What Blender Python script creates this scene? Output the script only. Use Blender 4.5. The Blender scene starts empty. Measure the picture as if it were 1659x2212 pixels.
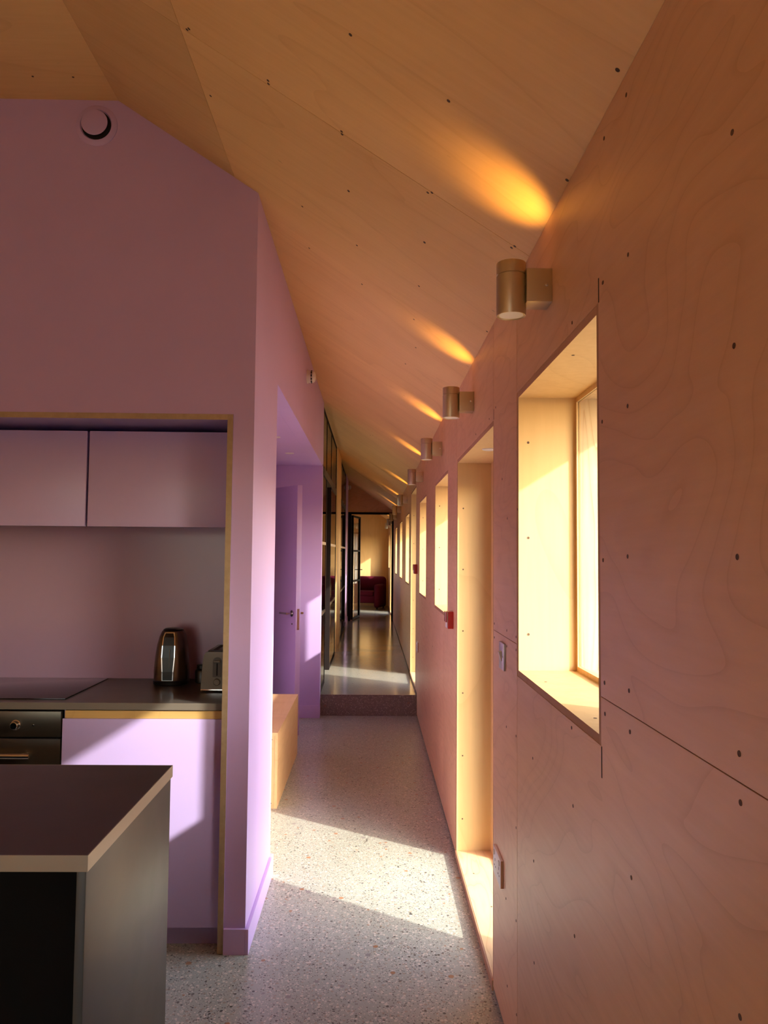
import bpy, bmesh, math, random
from mathutils import Matrix, Vector

random.seed(4)
S = bpy.context.scene
COL = S.collection

# ------------------------------------------------------------------ camera
# solved from the photograph (1659 x 2212): corridor runs along +Y, right wall at x = 0.43
FPX, VPX, VPY, ROLL, EYE = 1662.0, 802.0, 1196.0, 0.0095, 1.485
_y = Vector((VPX - 829.5, VPY - 1106.0, FPX)).normalized()
_x = Vector((1.0, ROLL, -(_y.x + _y.y * ROLL) / _y.z)).normalized()
_z = _x.cross(_y)
if _z.y > 0:
    _z = -_z
WM = Matrix((_x, _y, _z))                       # camera (right, down, forward) -> world


def ray(px, py):
    return WM @ Vector((px - 829.5, py - 1106.0, FPX))


def on_x(px, py, x):
    d = ray(px, py)
    return Vector((0, 0, EYE)) + d * (x / d.x)


def on_y(px, py, y):
    d = ray(px, py)
    return Vector((0, 0, EYE)) + d * (y / d.y)


def on_slope(px, py):
    d = ray(px, py)
    return Vector((0, 0, EYE)) + d * ((CZ0 + SL * WX - EYE) / (d.z + SL * d.x))


cam_data = bpy.data.cameras.new('camera')
cam = bpy.data.objects.new('camera', cam_data)
COL.objects.link(cam)
r, d, f = WM.col[0], WM.col[1], WM.col[2]
cam.matrix_world = Matrix(((r.x, -d.x, -f.x, 0), (r.y, -d.y, -f.y, 0), (r.z, -d.z, -f.z, EYE), (0, 0, 0, 1)))
cam_data.sensor_fit = 'VERTICAL'
cam_data.sensor_height = 36.0
cam_data.lens = FPX / 2212.0 * 36.0
cam_data.clip_start = 0.03
S.camera = cam

# ------------------------------------------------------------------ world, sun, exposure
SUN = Vector((-1.0, 0.675, -0.63)).normalized()   # direction the sunlight travels
world = bpy.data.worlds.new('world')
S.world = world
world.use_nodes = True
wn = world.node_tree
sky = wn.nodes.new('ShaderNodeTexSky')
sky.sky_type = 'NISHITA'
sky.sun_disc = False
sky.sun_elevation = math.asin(-SUN.z)
sky.sun_rotation = math.atan2(-SUN.x, -SUN.y)
sky.air_density = 1.0
sky.dust_density = 2.0
wn.links.new(sky.outputs[0], wn.nodes['Background'].inputs[0])
wn.nodes['Background'].inputs[1].default_value = 0.74
sd = bpy.data.lights.new('sun', 'SUN')
sd.energy = 5.4
sd.angle = math.radians(1.0)
sd.color = (1.0, 0.95, 0.85)
so = bpy.data.objects.new('sun', sd)
so.rotation_euler = SUN.to_track_quat('-Z', 'Y').to_euler()
so.location = (6, -4, 6)
COL.objects.link(so)

S.view_settings.view_transform = 'Standard'
S.view_settings.look = 'None'
S.view_settings.gamma = 1.0
S.view_settings.use_curve_mapping = False
S.view_settings.exposure = 0.68
S.cycles.max_bounces = 12
S.cycles.diffuse_bounces = 7
S.cycles.glossy_bounces = 5
S.cycles.transparent_max_bounces = 24
S.cycles.use_denoising = True
S.cycles.use_adaptive_sampling = True
S.cycles.adaptive_threshold = 0.035
S.cycles.sample_clamp_indirect = 6.0
S.cycles.caustics_reflective = False
S.cycles.caustics_refractive = False

# ------------------------------------------------------------------ dimensions
WX = 0.43          # inner face of the plywood right wall
CZ0, SL = 2.312, 0.653   # ceiling height at the right wall, roof pitch
LX = -0.455        # corridor face of the left wall
CRX = -1.01        # crease between sloping and flat ceiling
CRZ = CZ0 + SL * (WX - CRX)
UP = 0.191         # raised corridor floor
KY = 2.946         # face of the kitchen wall
STEP = 7.15
ENDY = 14.92
FARY = 19.30
ROOM_L = -3.85
BACK = -3.6


def cz(x):
    if x >= CRX:
        return CZ0 + SL * (WX - x)
    if x >= -2.41:
        return CRZ
    return CRZ - SL * (-2.41 - x)


# ------------------------------------------------------------------ materials
def nt(name):
    m = bpy.data.materials.new(name)
    m.use_nodes = True
    n = m.node_tree
    return m, n, n.nodes['Principled BSDF']


def plain(name, col, rough=0.5, metal=0.0, spec=0.5, coat=0.0):
    m, n, b = nt(name)
    b.inputs['Base Color'].default_value = (*col, 1)
    b.inputs['Roughness'].default_value = rough
    b.inputs['Metallic'].default_value = metal
    b.inputs['Specular IOR Level'].default_value = spec
    if coat:
        b.inputs['Coat Weight'].default_value = coat
    # a trace of unevenness so that no surface is perfectly uniform
    tc = n.nodes.new('ShaderNodeTexCoord')
    no = n.nodes.new('ShaderNodeTexNoise')
    no.inputs['Scale'].default_value = 9
    no.inputs['Detail'].default_value = 4
    n.links.new(tc.outputs['Object'], no.inputs['Vector'])
    mr = n.nodes.new('ShaderNodeMapRange')
    mr.inputs['To Min'].default_value = max(0.02, rough * 0.88)
    mr.inputs['To Max'].default_value = min(1, rough * 1.12)
    n.links.new(no.outputs['Fac'], mr.inputs['Value'])
    n.links.new(mr.outputs[0], b.inputs['Roughness'])
    return m


def math_node(n, op, a=None, b=None, c=None):
    x = n.nodes.new('ShaderNodeMath')
    x.operation = op
    for i, v in enumerate((a, b, c)):
        if v is None:
            continue
        if isinstance(v, (int, float)):
            x.inputs[i].default_value = v
        else:
            n.links.new(v, x.inputs[i])
    return x.outputs[0]


def mix_col(n, fac, a, b, mode='MIX'):
    x = n.nodes.new('ShaderNodeMix')
    x.data_type = 'RGBA'
    x.blend_type = mode
    for i, v in ((0, fac), (6, a), (7, b)):
        if isinstance(v, (int, float)):
            x.inputs[i].default_value = v
        elif isinstance(v, tuple):
            x.inputs[i].default_value = (*v, 1)
        else:
            n.links.new(v, x.inputs[i])
    return x.outputs[2]


def wood(name, light, dark, fig=(1, 1, 1), streak=(1, 1, 1), rings=9.0, ring_amt=0.5, streak_amt=0.35,
         rough=0.5, rand=True, spec=0.4, knots=0.0):
    """birch ply / timber: contour figure of a noise field plus fine streaks"""
    m, n, b = nt(name)
    tc = n.nodes.new('ShaderNodeTexCoord')
    vec = tc.outputs['Object']
    if rand:
        oi = n.nodes.new('ShaderNodeObjectInfo')
        ofs = math_node(n, 'MULTIPLY', oi.outputs['Random'], 37.0)
        va = n.nodes.new('ShaderNodeVectorMath')
        va.operation = 'ADD'
        n.links.new(vec, va.inputs[0])
        n.links.new(ofs, va.inputs[1])
        vec = va.outputs[0]

    def mapped(s):
        mp = n.nodes.new('ShaderNodeMapping')
        mp.inputs['Scale'].default_value = s
        n.links.new(vec, mp.inputs['Vector'])
        return mp.outputs[0]

    nz = n.nodes.new('ShaderNodeTexNoise')
    nz.inputs['Scale'].default_value = 1.0
    nz.inputs['Detail'].default_value = 2.5
    nz.inputs['Roughness'].default_value = 0.42
    nz.inputs['Distortion'].default_value = 0.5
    n.links.new(mapped(fig), nz.inputs['Vector'])
    fr = math_node(n, 'FRACT', math_node(n, 'MULTIPLY', nz.outputs['Fac'], rings))
    ring = n.nodes.new('ShaderNodeValToRGB')
    e = ring.color_ramp.elements
    e[0].position, e[0].color = 0.0, (1, 1, 1, 1)
    e[1].position, e[1].color = 1.0, (0.25, 0.25, 0.25, 1)
    k = e.new(0.10)
    k.color = (0.35, 0.35, 0.35, 1)
    k = e.new(0.5)
    k.color = (0, 0, 0, 1)
    n.links.new(fr, ring.inputs[0])
    st = n.nodes.new('ShaderNodeTexNoise')
    st.inputs['Scale'].default_value = 1.0
    st.inputs['Detail'].default_value = 5
    st.inputs['Roughness'].default_value = 0.6
    n.links.new(mapped(streak), st.inputs['Vector'])
    mot = n.nodes.new('ShaderNodeTexNoise')
    mot.inputs['Scale'].default_value = 1.6
    mot.inputs['Detail'].default_value = 3
    n.links.new(vec, mot.inputs['Vector'])
    f1 = math_node(n, 'MULTIPLY', ring.outputs[0], ring_amt)
    f2 = math_node(n, 'MULTIPLY', math_node(n, 'SUBTRACT', st.outputs['Fac'], 0.35), streak_amt * 1.6)
    f3 = math_node(n, 'MULTIPLY', math_node(n, 'SUBTRACT', mot.outputs['Fac'], 0.4), 0.6)
    tot = math_node(n, 'ADD', math_node(n, 'ADD', f1, f2), f3)
    cl = n.nodes.new('ShaderNodeClamp')
    n.links.new(tot, cl.inputs[0])
    col = mix_col(n, cl.outputs[0], light, dark)
    if knots:
        vo = n.nodes.new('ShaderNodeTexVoronoi')
        vo.inputs['Scale'].default_value = knots
        wv = n.nodes.new('ShaderNodeVectorMath')
        wv.operation = 'ADD'
        n.links.new(vec, wv.inputs[0])
        n.links.new(nz.outputs['Color'], wv.inputs[1])
        n.links.new(wv.outputs[0], vo.inputs['Vector'])
        kn = n.nodes.new('ShaderNodeMapRange')
        kn.inputs['From Min'].default_value = 0.012 * knots
        kn.inputs['From Max'].default_value = 0.0
        kn.inputs['To Max'].default_value = 0.75
        n.links.new(vo.outputs['Distance'], kn.inputs['Value'])
        col = mix_col(n, kn.outputs[0], col, tuple(c * 0.35 for c in dark))
    if rand:
        tone = math_node(n, 'MULTIPLY_ADD', math_node(n, 'FRACT', math_node(n, 'MULTIPLY', oi.outputs['Random'], 7.31)), 0.22, 0.86)
        hs = n.nodes.new('ShaderNodeHueSaturation')
        n.links.new(tone, hs.inputs['Value'])
        n.links.new(col, hs.inputs['Color'])
        col = hs.outputs[0]
    n.links.new(col, b.inputs['Base Color'])
    mr = n.nodes.new('ShaderNodeMapRange')
    mr.inputs['To Min'].default_value = rough - 0.06
    mr.inputs['To Max'].default_value = rough + 0.08
    n.links.new(st.outputs['Fac'], mr.inputs['Value'])
    n.links.new(mr.outputs[0], b.inputs['Roughness'])
    b.inputs['Specular IOR Level'].default_value = spec
    bp = n.nodes.new('ShaderNodeBump')
    bp.inputs['Strength'].default_value = 0.06
    bp.inputs['Distance'].default_value = 0.002
    n.links.new(st.outputs['Fac'], bp.inputs['Height'])
    n.links.new(bp.outputs[0], b.inputs['Normal'])
    return m


def painted(name, col, rough=0.45):
    m, n, b = nt(name)
    tc = n.nodes.new('ShaderNodeTexCoord')
    no = n.nodes.new('ShaderNodeTexNoise')
    no.inputs['Scale'].default_value = 3.0
    no.inputs['Detail'].default_value = 5
    n.links.new(tc.outputs['Object'], no.inputs['Vector'])
    c = mix_col(n, no.outputs['Fac'], tuple(x * 0.95 for x in col), tuple(min(1, x * 1.05) for x in col))
    n.links.new(c, b.inputs['Base Color'])
    b.inputs['Roughness'].default_value = rough
    fine = n.nodes.new('ShaderNodeTexNoise')
    fine.inputs['Scale'].default_value = 260
    n.links.new(tc.outputs['Object'], fine.inputs['Vector'])
    bp = n.nodes.new('ShaderNodeBump')
    bp.inputs['Strength'].default_value = 0.05
    bp.inputs['Distance'].default_value = 0.001
    n.links.new(fine.outputs['Fac'], bp.inputs['Height'])
    n.links.new(bp.outputs[0], b.inputs['Normal'])
    return m


def terrazzo(name, base, rough, chip=1.0):
    m, n, b = nt(name)
    tc = n.nodes.new('ShaderNodeTexCoord')
    vec = tc.outputs['Object']
    cloud = n.nodes.new('ShaderNodeTexNoise')
    cloud.inputs['Scale'].default_value = 2.2
    cloud.inputs['Detail'].default_value = 5
    n.links.new(vec, cloud.inputs['Vector'])
    col = mix_col(n, cloud.outputs['Fac'], tuple(c * 0.84 for c in base), tuple(c * 1.16 for c in base))
    sand = n.nodes.new('ShaderNodeTexNoise')
    sand.inputs['Scale'].default_value = 420
    sand.inputs['Detail'].default_value = 2
    n.links.new(vec, sand.inputs['Vector'])
    sr = n.nodes.new('ShaderNodeMapRange')
    sr.inputs['From Min'].default_value = 0.3
    sr.inputs['From Max'].default_value = 0.7
    n.links.new(sand.outputs['Fac'], sr.inputs['Value'])
    col = mix_col(n, math_node(n, 'MULTIPLY', sr.outputs[0], 0.35), col, tuple(c * 0.55 for c in base))

    def chips(scale, size, pick, colours, amount):
        nonlocal col
        vo = n.nodes.new('ShaderNodeTexVoronoi')
        vo.inputs['Scale'].default_value = scale
        n.links.new(vec, vo.inputs['Vector'])
        sep = n.nodes.new('ShaderNodeSeparateColor')
        n.links.new(vo.outputs['Color'], sep.inputs[0])
        inside = math_node(n, 'LESS_THAN', vo.outputs['Distance'], math_node(n, 'MULTIPLY_ADD', sep.outputs[1], size * 0.7, size * 0.4))
        chosen = math_node(n, 'LESS_THAN', sep.outputs[0], pick)
        ramp = n.nodes.new('ShaderNodeValToRGB')
        ramp.color_ramp.interpolation = 'CONSTANT'
        el = ramp.color_ramp.elements
        el[0].color = (*colours[0], 1)
        el[1].position = 1.0 / len(colours)
        el[1].color = (*colours[1], 1)
        for i in range(2, len(colours)):
            k = el.new(i / len(colours))
            k.color = (*colours[i], 1)
        n.links.new(sep.outputs[2], ramp.inputs[0])
        fac = math_node(n, 'MULTIPLY', math_node(n, 'MULTIPLY', inside, chosen), amount * chip)
        col = mix_col(n, fac, col, ramp.outputs[0])

    pale = (0.62, 0.58, 0.47)
    pal = [pale, (0.09, 0.075, 0.06), (0.52, 0.48, 0.38), (0.30, 0.24, 0.18), (0.70, 0.66, 0.56), (0.15, 0.13, 0.11)]
    chips(150, 0.46, 0.8, pal, 0.85)
    chips(80, 0.46, 0.5, [pale, (0.07, 0.06, 0.05), (0.48, 0.44, 0.36), (0.22, 0.18, 0.14), (0.66, 0.62, 0.52), (0.36, 0.30, 0.22)], 0.9)
    chips(34, 0.36, 0.10, [(0.36, 0.17, 0.07), (0.06, 0.05, 0.05), (0.60, 0.56, 0.46), (0.26, 0.24, 0.22)], 0.9)
    n.links.new(col, b.inputs['Base Color'])
    mr = n.nodes.new('ShaderNodeMapRange')
    mr.inputs['To Min'].default_value = rough * 0.8
    mr.inputs['To Max'].default_value = rough * 1.25
    n.links.new(cloud.outputs['Fac'], mr.inputs['Value'])
    n.links.new(mr.outputs[0], b.inputs['Roughness'])
    b.inputs['Specular IOR Level'].default_value = 0.5
    return m


def glass_mat(name, tint=(1, 1, 1)):
    m = bpy.data.materials.new(name)
    m.use_nodes = True
    n = m.node_tree
    n.nodes.clear()
    out = n.nodes.new('ShaderNodeOutputMaterial')
    tr = n.nodes.new('ShaderNodeBsdfTransparent')
    tr.inputs[0].default_value = (*tint, 1)
    gl = n.nodes.new('ShaderNodeBsdfGlossy')
    gl.inputs['Roughness'].default_value = 0.01
    ge = n.nodes.new('ShaderNodeNewGeometry')
    dt = n.nodes.new('ShaderNodeVectorMath')
    dt.operation = 'DOT_PRODUCT'
    n.links.new(ge.outputs['Normal'], dt.inputs[0])
    n.links.new(ge.outputs['Incoming'], dt.inputs[1])
    graze = math_node(n, 'SUBTRACT', 1.0, math_node(n, 'ABSOLUTE', dt.outputs['Value']))
    fz = math_node(n, 'MULTIPLY_ADD', math_node(n, 'POWER', graze, 5.0), 0.96, 0.035)
    mx = n.nodes.new('ShaderNodeMixShader')
    n.links.new(fz, mx.inputs[0])
    n.links.new(tr.outputs[0], mx.inputs[1])
    n.links.new(gl.outputs[0], mx.inputs[2])
    n.links.new(mx.outputs[0], out.inputs[0])
    return m


PLY_L, PLY_D = (0.80, 0.51, 0.27), (0.55, 0.30, 0.13)
M = {}
M['ply_wall'] = wood('birch_ply_wall', (0.78, 0.475, 0.265), (0.48, 0.235, 0.10), fig=(1, 1.0, 2.3), streak=(4, 3, 60), rings=17, ring_amt=0.32, streak_amt=0.22, rough=0.36)
M['ply_ceil'] = wood('birch_ply_ceiling', (0.88, 0.58, 0.25), (0.58, 0.31, 0.11), fig=(0.5, 2.2, 0.5), streak=(4, 70, 4), rings=6, ring_amt=0.2, streak_amt=0.2, rough=0.55, knots=4.2)
M['ply_reveal'] = wood('birch_ply_lining', (0.75, 0.51, 0.225), (0.55, 0.33, 0.12), fig=(2.2, 2.2, 0.5), streak=(45, 45, 3), rings=8, ring_amt=0.25, streak_amt=0.3, rough=0.5)
M['ply_sill'] = wood('timber_sill', (0.84, 0.60, 0.32), (0.58, 0.33, 0.13), fig=(6, 1.2, 1), streak=(50, 3, 3), rings=11, ring_amt=0.55, streak_amt=0.25, rough=0.5)
M['ply_edge'] = wood('ply_edge', (0.56, 0.32, 0.18), (0.38, 0.20, 0.10), fig=(20, 3, 3), streak=(300, 4, 4), rings=4, ring_amt=0.3, streak_amt=0.6, rough=0.7)
M['ply_edge_gold'] = wood('ply_edge_gold', (0.50, 0.39, 0.24), (0.33, 0.24, 0.13), fig=(3, 3, 3), streak=(40, 220, 40), rings=4, ring_amt=0.2, streak_amt=0.6, rough=0.5)
M['rail_gold'] = wood('golden_finger_rail', (0.70, 0.46, 0.16), (0.48, 0.28, 0.08), fig=(3, 3, 3), streak=(3, 40, 60), rings=5, ring_amt=0.2, streak_amt=0.4, rough=0.45)
M['larch'] = wood('larch_boards', (0.66, 0.52, 0.33), (0.36, 0.20, 0.08), fig=(14, 3, 0.55), streak=(70, 30, 2), rings=13, ring_amt=0.75, streak_amt=0.25, rough=0.6)
M['frame_wood'] = wood('window_frame_timber', (0.78, 0.52, 0.24), (0.52, 0.28, 0.10), fig=(8, 8, 0.8), streak=(60, 60, 3), rings=6, ring_amt=0.3, streak_amt=0.3, rough=0.45)
M['ply_bench'] = wood('bench_ply', (0.80, 0.54, 0.27), (0.56, 0.32, 0.12), fig=(1, 1.4, 2), streak=(40, 4, 40), rings=7, ring_amt=0.25, streak_amt=0.3, rough=0.45)
M['lilac'] = painted('lilac_paint', (0.58, 0.42, 0.74), 0.5)
M['lilac_gloss'] = painted('lilac_cabinet_lacquer', (0.53, 0.42, 0.745), 0.28)
M['backsplash'] = painted('lilac_splashback', (0.50, 0.35, 0.53), 0.22)
M['terrazzo'] = terrazzo('exposed_aggregate_floor', (0.40, 0.43, 0.355), 0.33)
M['concrete'] = terrazzo('polished_concrete', (0.34, 0.335, 0.28), 0.14, chip=0.22)
M['riser'] = terrazzo('concrete_riser', (0.21, 0.165, 0.14), 0.5, chip=0.4)
M['glass'] = glass_mat('window_glass')
M['steel_black'] = plain('black_steel', (0.012, 0.008, 0.008), 0.6, spec=0.12)
M['steel_brown'] = plain('bronze_steel_bar', (0.07, 0.048, 0.028), 0.5, spec=0.2)
M['pale_bar'] = plain('pale_timber_bar', (0.55, 0.42, 0.28), 0.4)
M['bronze'] = plain('aged_bronze', (0.58, 0.48, 0.30), 0.34, 0.7)
M['lens'] = plain('frosted_lens', (0.75, 0.72, 0.68), 0.35)
M['white_plastic'] = plain('white_plastic', (0.74, 0.70, 0.66), 0.4)
M['dark'] = plain('dark_gap', (0.012, 0.008, 0.008), 0.8)
M['black_matt'] = plain('black_cabinet', (0.006, 0.006, 0.006), 0.7, spec=0.08)
M['grey_panel'] = plain('charcoal_side_panel', (0.042, 0.045, 0.038), 0.35)
M['top_dark'] = plain('dark_bronze_laminate', (0.040, 0.025, 0.020), 0.32)
M['top_edge'] = plain('brushed_worktop_edge', (0.34, 0.28, 0.20), 0.35, 0.4)
M['counter'] = plain('taupe_worktop', (0.085, 0.072, 0.062), 0.3)
M['counter_edge'] = plain('taupe_worktop_edge', (0.17, 0.145, 0.112), 0.35)
M['hob'] = plain('black_hob_glass', (0.010, 0.009, 0.012), 0.06)
M['oven'] = plain('dark_stainless', (0.17, 0.137, 0.098), 0.30, 0.9)
M['chrome'] = plain('chrome', (0.68, 0.66, 0.64), 0.12, 1.0)
M['kettle_metal'] = plain('brushed_kettle_steel', (0.20, 0.155, 0.115), 0.25, 0.9)
M['black_plastic'] = plain('black_plastic', (0.012, 0.011, 0.011), 0.3)
M['toaster'] = plain('taupe_toaster_shell', (0.19, 0.155, 0.115), 0.35, 0.3)
M['toaster_dark'] = plain('toaster_recess', (0.10, 0.08, 0.06), 0.4)
M['red'] = plain('red_plastic', (0.42, 0.02, 0.015), 0.3)
M['clear_red'] = plain('red_cover', (0.36, 0.06, 0.05), 0.15)
M['switch_steel'] = plain('brushed_steel_plate', (0.50, 0.48, 0.50), 0.3, 0.8)
M['socket_white'] = plain('socket_face', (0.86, 0.85, 0.78), 0.4)
M['burgundy'] = plain('burgundy_velvet', (0.11, 0.008, 0.022), 0.85, spec=0.15)
M['curtain'] = plain('pale_curtain', (0.78, 0.72, 0.62), 0.9)
_cn = M['curtain'].node_tree
_tl = _cn.nodes.new('ShaderNodeBsdfTranslucent')
_tl.inputs[0].default_value = (0.85, 0.80, 0.70, 1)
_mx = _cn.nodes.new('ShaderNodeMixShader')
_mx.inputs[0].default_value = 0.6
_cn.links.new(_cn.nodes['Principled BSDF'].outputs[0], _mx.inputs[1])
_cn.links.new(_tl.outputs[0], _mx.inputs[2])
_cn.links.new(_mx.outputs[0], _cn.nodes['Material Output'].inputs[0])
M['ground'] = plain('garden_gravel', (0.34, 0.30, 0.24), 0.9)
M['roof'] = plain('roof_covering', (0.10, 0.09, 0.09), 0.8)
M['render'] = plain('outer_render', (0.42, 0.38, 0.33), 0.9)
M['screw'] = plain('recessed_screw_head', (0.10, 0.045, 0.025), 0.6)


# ------------------------------------------------------------------ mesh helpers
def link(name, bm, mat, parent=None, smooth=False):
    bmesh.ops.recalc_face_normals(bm, faces=bm.faces)
    me = bpy.data.meshes.new(name)
    bm.to_mesh(me)
    bm.free()
    mats = mat if isinstance(mat, (list, tuple)) else [mat]
    for x in mats:
        me.materials.append(M[x])
    if smooth:
        for p in me.polygons:
            p.use_smooth = True
        me.set_sharp_from_angle(angle=math.radians(38))
    o = bpy.data.objects.new(name, me)
    COL.objects.link(o)
    o.parent = parent
    return o


def add_box(bm, x0, x1, y0, y1, z0, z1, bevel=0.0, mi=0):
    vs = [bm.verts.new((x, y, z)) for x in (x0, x1) for y in (y0, y1) for z in (z0, z1)]
    q = [(0, 1, 3, 2), (4, 6, 7, 5), (0, 4, 5, 1), (2, 3, 7, 6), (0, 2, 6, 4), (1, 5, 7, 3)]
    fs = [bm.faces.new([vs[i] for i in t]) for t in q]
    for fc in fs:
        fc.material_index = mi
    if bevel:
        es = list({e for fc in fs for e in fc.edges})
        res = bmesh.ops.bevel(bm, geom=es, offset=bevel, segments=2, profile=0.6, affect='EDGES')
        for fc in res['faces']:
            fc.material_index = mi
    return vs


def box(name, x0, x1, y0, y1, z0, z1, mat, parent=None, bevel=0.0, edge=None):
    """edge: (axis, sign, material) puts another material on the faces that look that way"""
    bm = bmesh.new()
    add_box(bm, min(x0, x1), max(x0, x1), min(y0, y1), max(y0, y1), min(z0, z1), max(z0, z1), bevel)
    mats = [mat]
    if edge:
        mats.append(edge[2])
        bm.normal_update()
        for fc in bm.faces:
            if fc.normal[edge[0]] * edge[1] > 0.9:
                fc.material_index = 1
    return link(name, bm, mats, parent, smooth=bevel > 0)


def add_cyl(bm, p0, p1, r0, r1=None, seg=24, cap=True):
    p0, p1 = Vector(p0), Vector(p1)
    r1 = r0 if r1 is None else r1
    ax = (p1 - p0).normalized()
    t = Vector((1, 0, 0)) if abs(ax.x) < 0.9 else Vector((0, 1, 0))
    u = ax.cross(t).normalized()
    v = ax.cross(u)
    a, b = [], []
    for i in range(seg):
        w = 2 * math.pi * i / seg
        q = u * math.cos(w) + v * math.sin(w)
        a.append(bm.verts.new(p0 + q * r0))
        b.append(bm.verts.new(p1 + q * r1))
    for i in range(seg):
        j = (i + 1) % seg
        bm.faces.new((a[i], a[j], b[j], b[i]))
    if cap:
        bm.faces.new(a[::-1])
        bm.faces.new(b)


def add_lathe(bm, c, axis, prof, seg=32):
    """prof: (distance along axis, radius)"""
    c, ax = Vector(c), Vector(axis).normalized()
    t = Vector((1, 0, 0)) if abs(ax.x) < 0.9 else Vector((0, 1, 0))
    u = ax.cross(t).normalized()
    v = ax.cross(u)
    rings = []
    for h, rr in prof:
        rings.append([bm.verts.new(c + ax * h + (u * math.cos(2 * math.pi * i / seg) + v * math.sin(2 * math.pi * i / seg)) * max(rr, 1e-5)) for i in range(seg)])
    for a, b in zip(rings, rings[1:]):
        for i in range(seg):
            j = (i + 1) % seg
            bm.faces.new((a[i], a[j], b[j], b[i]))
    bm.faces.new(rings[0][::-1])
    bm.faces.new(rings[-1])


def cyl(name, p0, p1, rr, mat, parent=None, seg=24, r1=None):
    bm = bmesh.new()
    add_cyl(bm, p0, p1, rr, r1, seg)
    return link(name, bm, mat, parent, smooth=True)


def lathe(name, c, axis, prof, mat, parent=None, seg=32):
    bm = bmesh.new()
    add_lathe(bm, c, axis, prof, seg)
    return link(name, bm, mat, parent, smooth=True)


def prism(name, pts, axis, a, b, mat, parent=None):
    """polygon pts in the two other axes, extruded from a to b along axis (0 x, 1 y, 2 z)"""
    bm = bmesh.new()

    def at(p, t):
        q = list(p)
        q.insert(axis, t)
        return bm.verts.new(q)
    lo, hi = [at(p, a) for p in pts], [at(p, b) for p in pts]
    bm.faces.new(lo)
    bm.faces.new(hi[::-1])
    for i in range(len(pts)):
        j = (i + 1) % len(pts)
        bm.faces.new((lo[i], hi[i], hi[j], lo[j]))
    return link(name, bm, mat, parent)


def sheet(name, axis, t0, t1, u0, u1, v0, v1, holes, mat, parent=None):
    """flat slab with rectangular holes; axis 0: u = y, v = z; axis 1: u = x, v = z; axis 2: u = x, v = y"""
    us = sorted({u0, u1, *[min(max(h[i], u0), u1) for h in holes for i in (0, 1)]})
    vs = sorted({v0, v1, *[min(max(h[i], v0), v1) for h in holes for i in (2, 3)]})
    bm = bmesh.new()
    cache = {}

    def vert(u, v):
        if (u, v) not in cache:
            q = [u, v]
            q.insert(axis, t0)
            cache[(u, v)] = bm.verts.new(q)
        return cache[(u, v)]
    faces = []
    for a, b in zip(us, us[1:]):
        for c, dd in zip(vs, vs[1:]):
            cu, cv = (a + b) / 2, (c + dd) / 2
            if any(h[0] < cu < h[1] and h[2] < cv < h[3] for h in holes):
                continue
            faces.append(bm.faces.new((vert(a, c), vert(b, c), vert(b, dd), vert(a, dd))))
    ret = bmesh.ops.extrude_face_region(bm, geom=faces)
    mv = [g for g in ret['geom'] if isinstance(g, bmesh.types.BMVert)]
    dv = [0, 0, 0]
    dv[axis] = t1 - t0
    bmesh.ops.translate(bm, verts=mv, vec=dv)
    return link(name, bm, mat, parent)


def empty(name, loc=(0, 0, 0), rz=0.0):
    o = bpy.data.objects.new(name, None)
    o.empty_display_size = 0.1
    o.location = loc
    o.rotation_euler = (0, 0, rz)
    COL.objects.link(o)
    return o


def tag(o, label, cat, group=None):
    o['label'] = label
    o['category'] = cat
    if group:
        o['group'] = group
    return o


def struct(o, label, cat):
    o['kind'] = 'structure'
    o['label'] = label
    o['category'] = cat
    return o


def copy_tree(o, parent=None):
    c = o.copy()
    COL.objects.link(c)
    c.parent = parent
    for ch in list(o.children):
        copy_tree(ch, c)
    return c


# ================================================================== the setting
# floors
struct(box('floor', ROOM_L, 0.9, BACK, STEP, -0.25, 0.0, 'terrazzo'), 'speckled exposed aggregate concrete floor of the kitchen end', 'floor')
fu = struct(box('floor_upper', ROOM_L, 0.9, STEP, FARY + 0.2, -0.25, UP, 'concrete'), 'smooth polished concrete floor of the raised corridor', 'floor')
box('step_riser', LX - 0.005, WX, STEP - 0.004, STEP + 0.02, 0, UP - 0.001, 'riser', fu)
struct(box('ground', -60, 60, -60, 60, -0.6, -0.26, 'ground'), 'pale gravel ground outside the building', 'ground')

# openings in the right wall: (y0, y1, z0, z1)
WINS = [(1.46, 2.25, 1.15, 1.95), (4.35, 5.20, 1.145, 1.945), (6.07, 6.86, 1.145, 1.942), (8.79, 9.65, 1.145, 1.947),
        (10.76, 11.60, 1.145, 1.94), (12.92, 13.74, 1.145, 1.93), (18.15, 19.0, 1.15, 1.94)]
DOORS = [(2.72, 3.85, 0.035, 1.945), (7.42, 8.36, UP + 0.03, 2.132), (16.35, 17.30, UP + 0.03, 2.13)]
OPEN = WINS + DOORS
LIN = 0.018
OUTX = 0.87
grow = [(a - LIN, b + LIN, c - LIN, dd + LIN) for a, b, c, dd in OPEN]
fill_wins = [(-3.0, -2.2, 1.15, 1.95), (-1.2, -0.4, 1.15, 1.95)]  # extra windows behind the camera, added to raise the ambient light
fill_grow = [(a - LIN, b + LIN, c - LIN, dd + LIN) for a, b, c, dd in fill_wins]

wall_r = struct(sheet('wall_right', 0, WX + 0.0185, OUTX, BACK, FARY + 0.2, 0.0, CZ0 + 0.005, grow + fill_grow, 'render'),
                'long birch plywood wall pierced by deep windows', 'wall')
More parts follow.
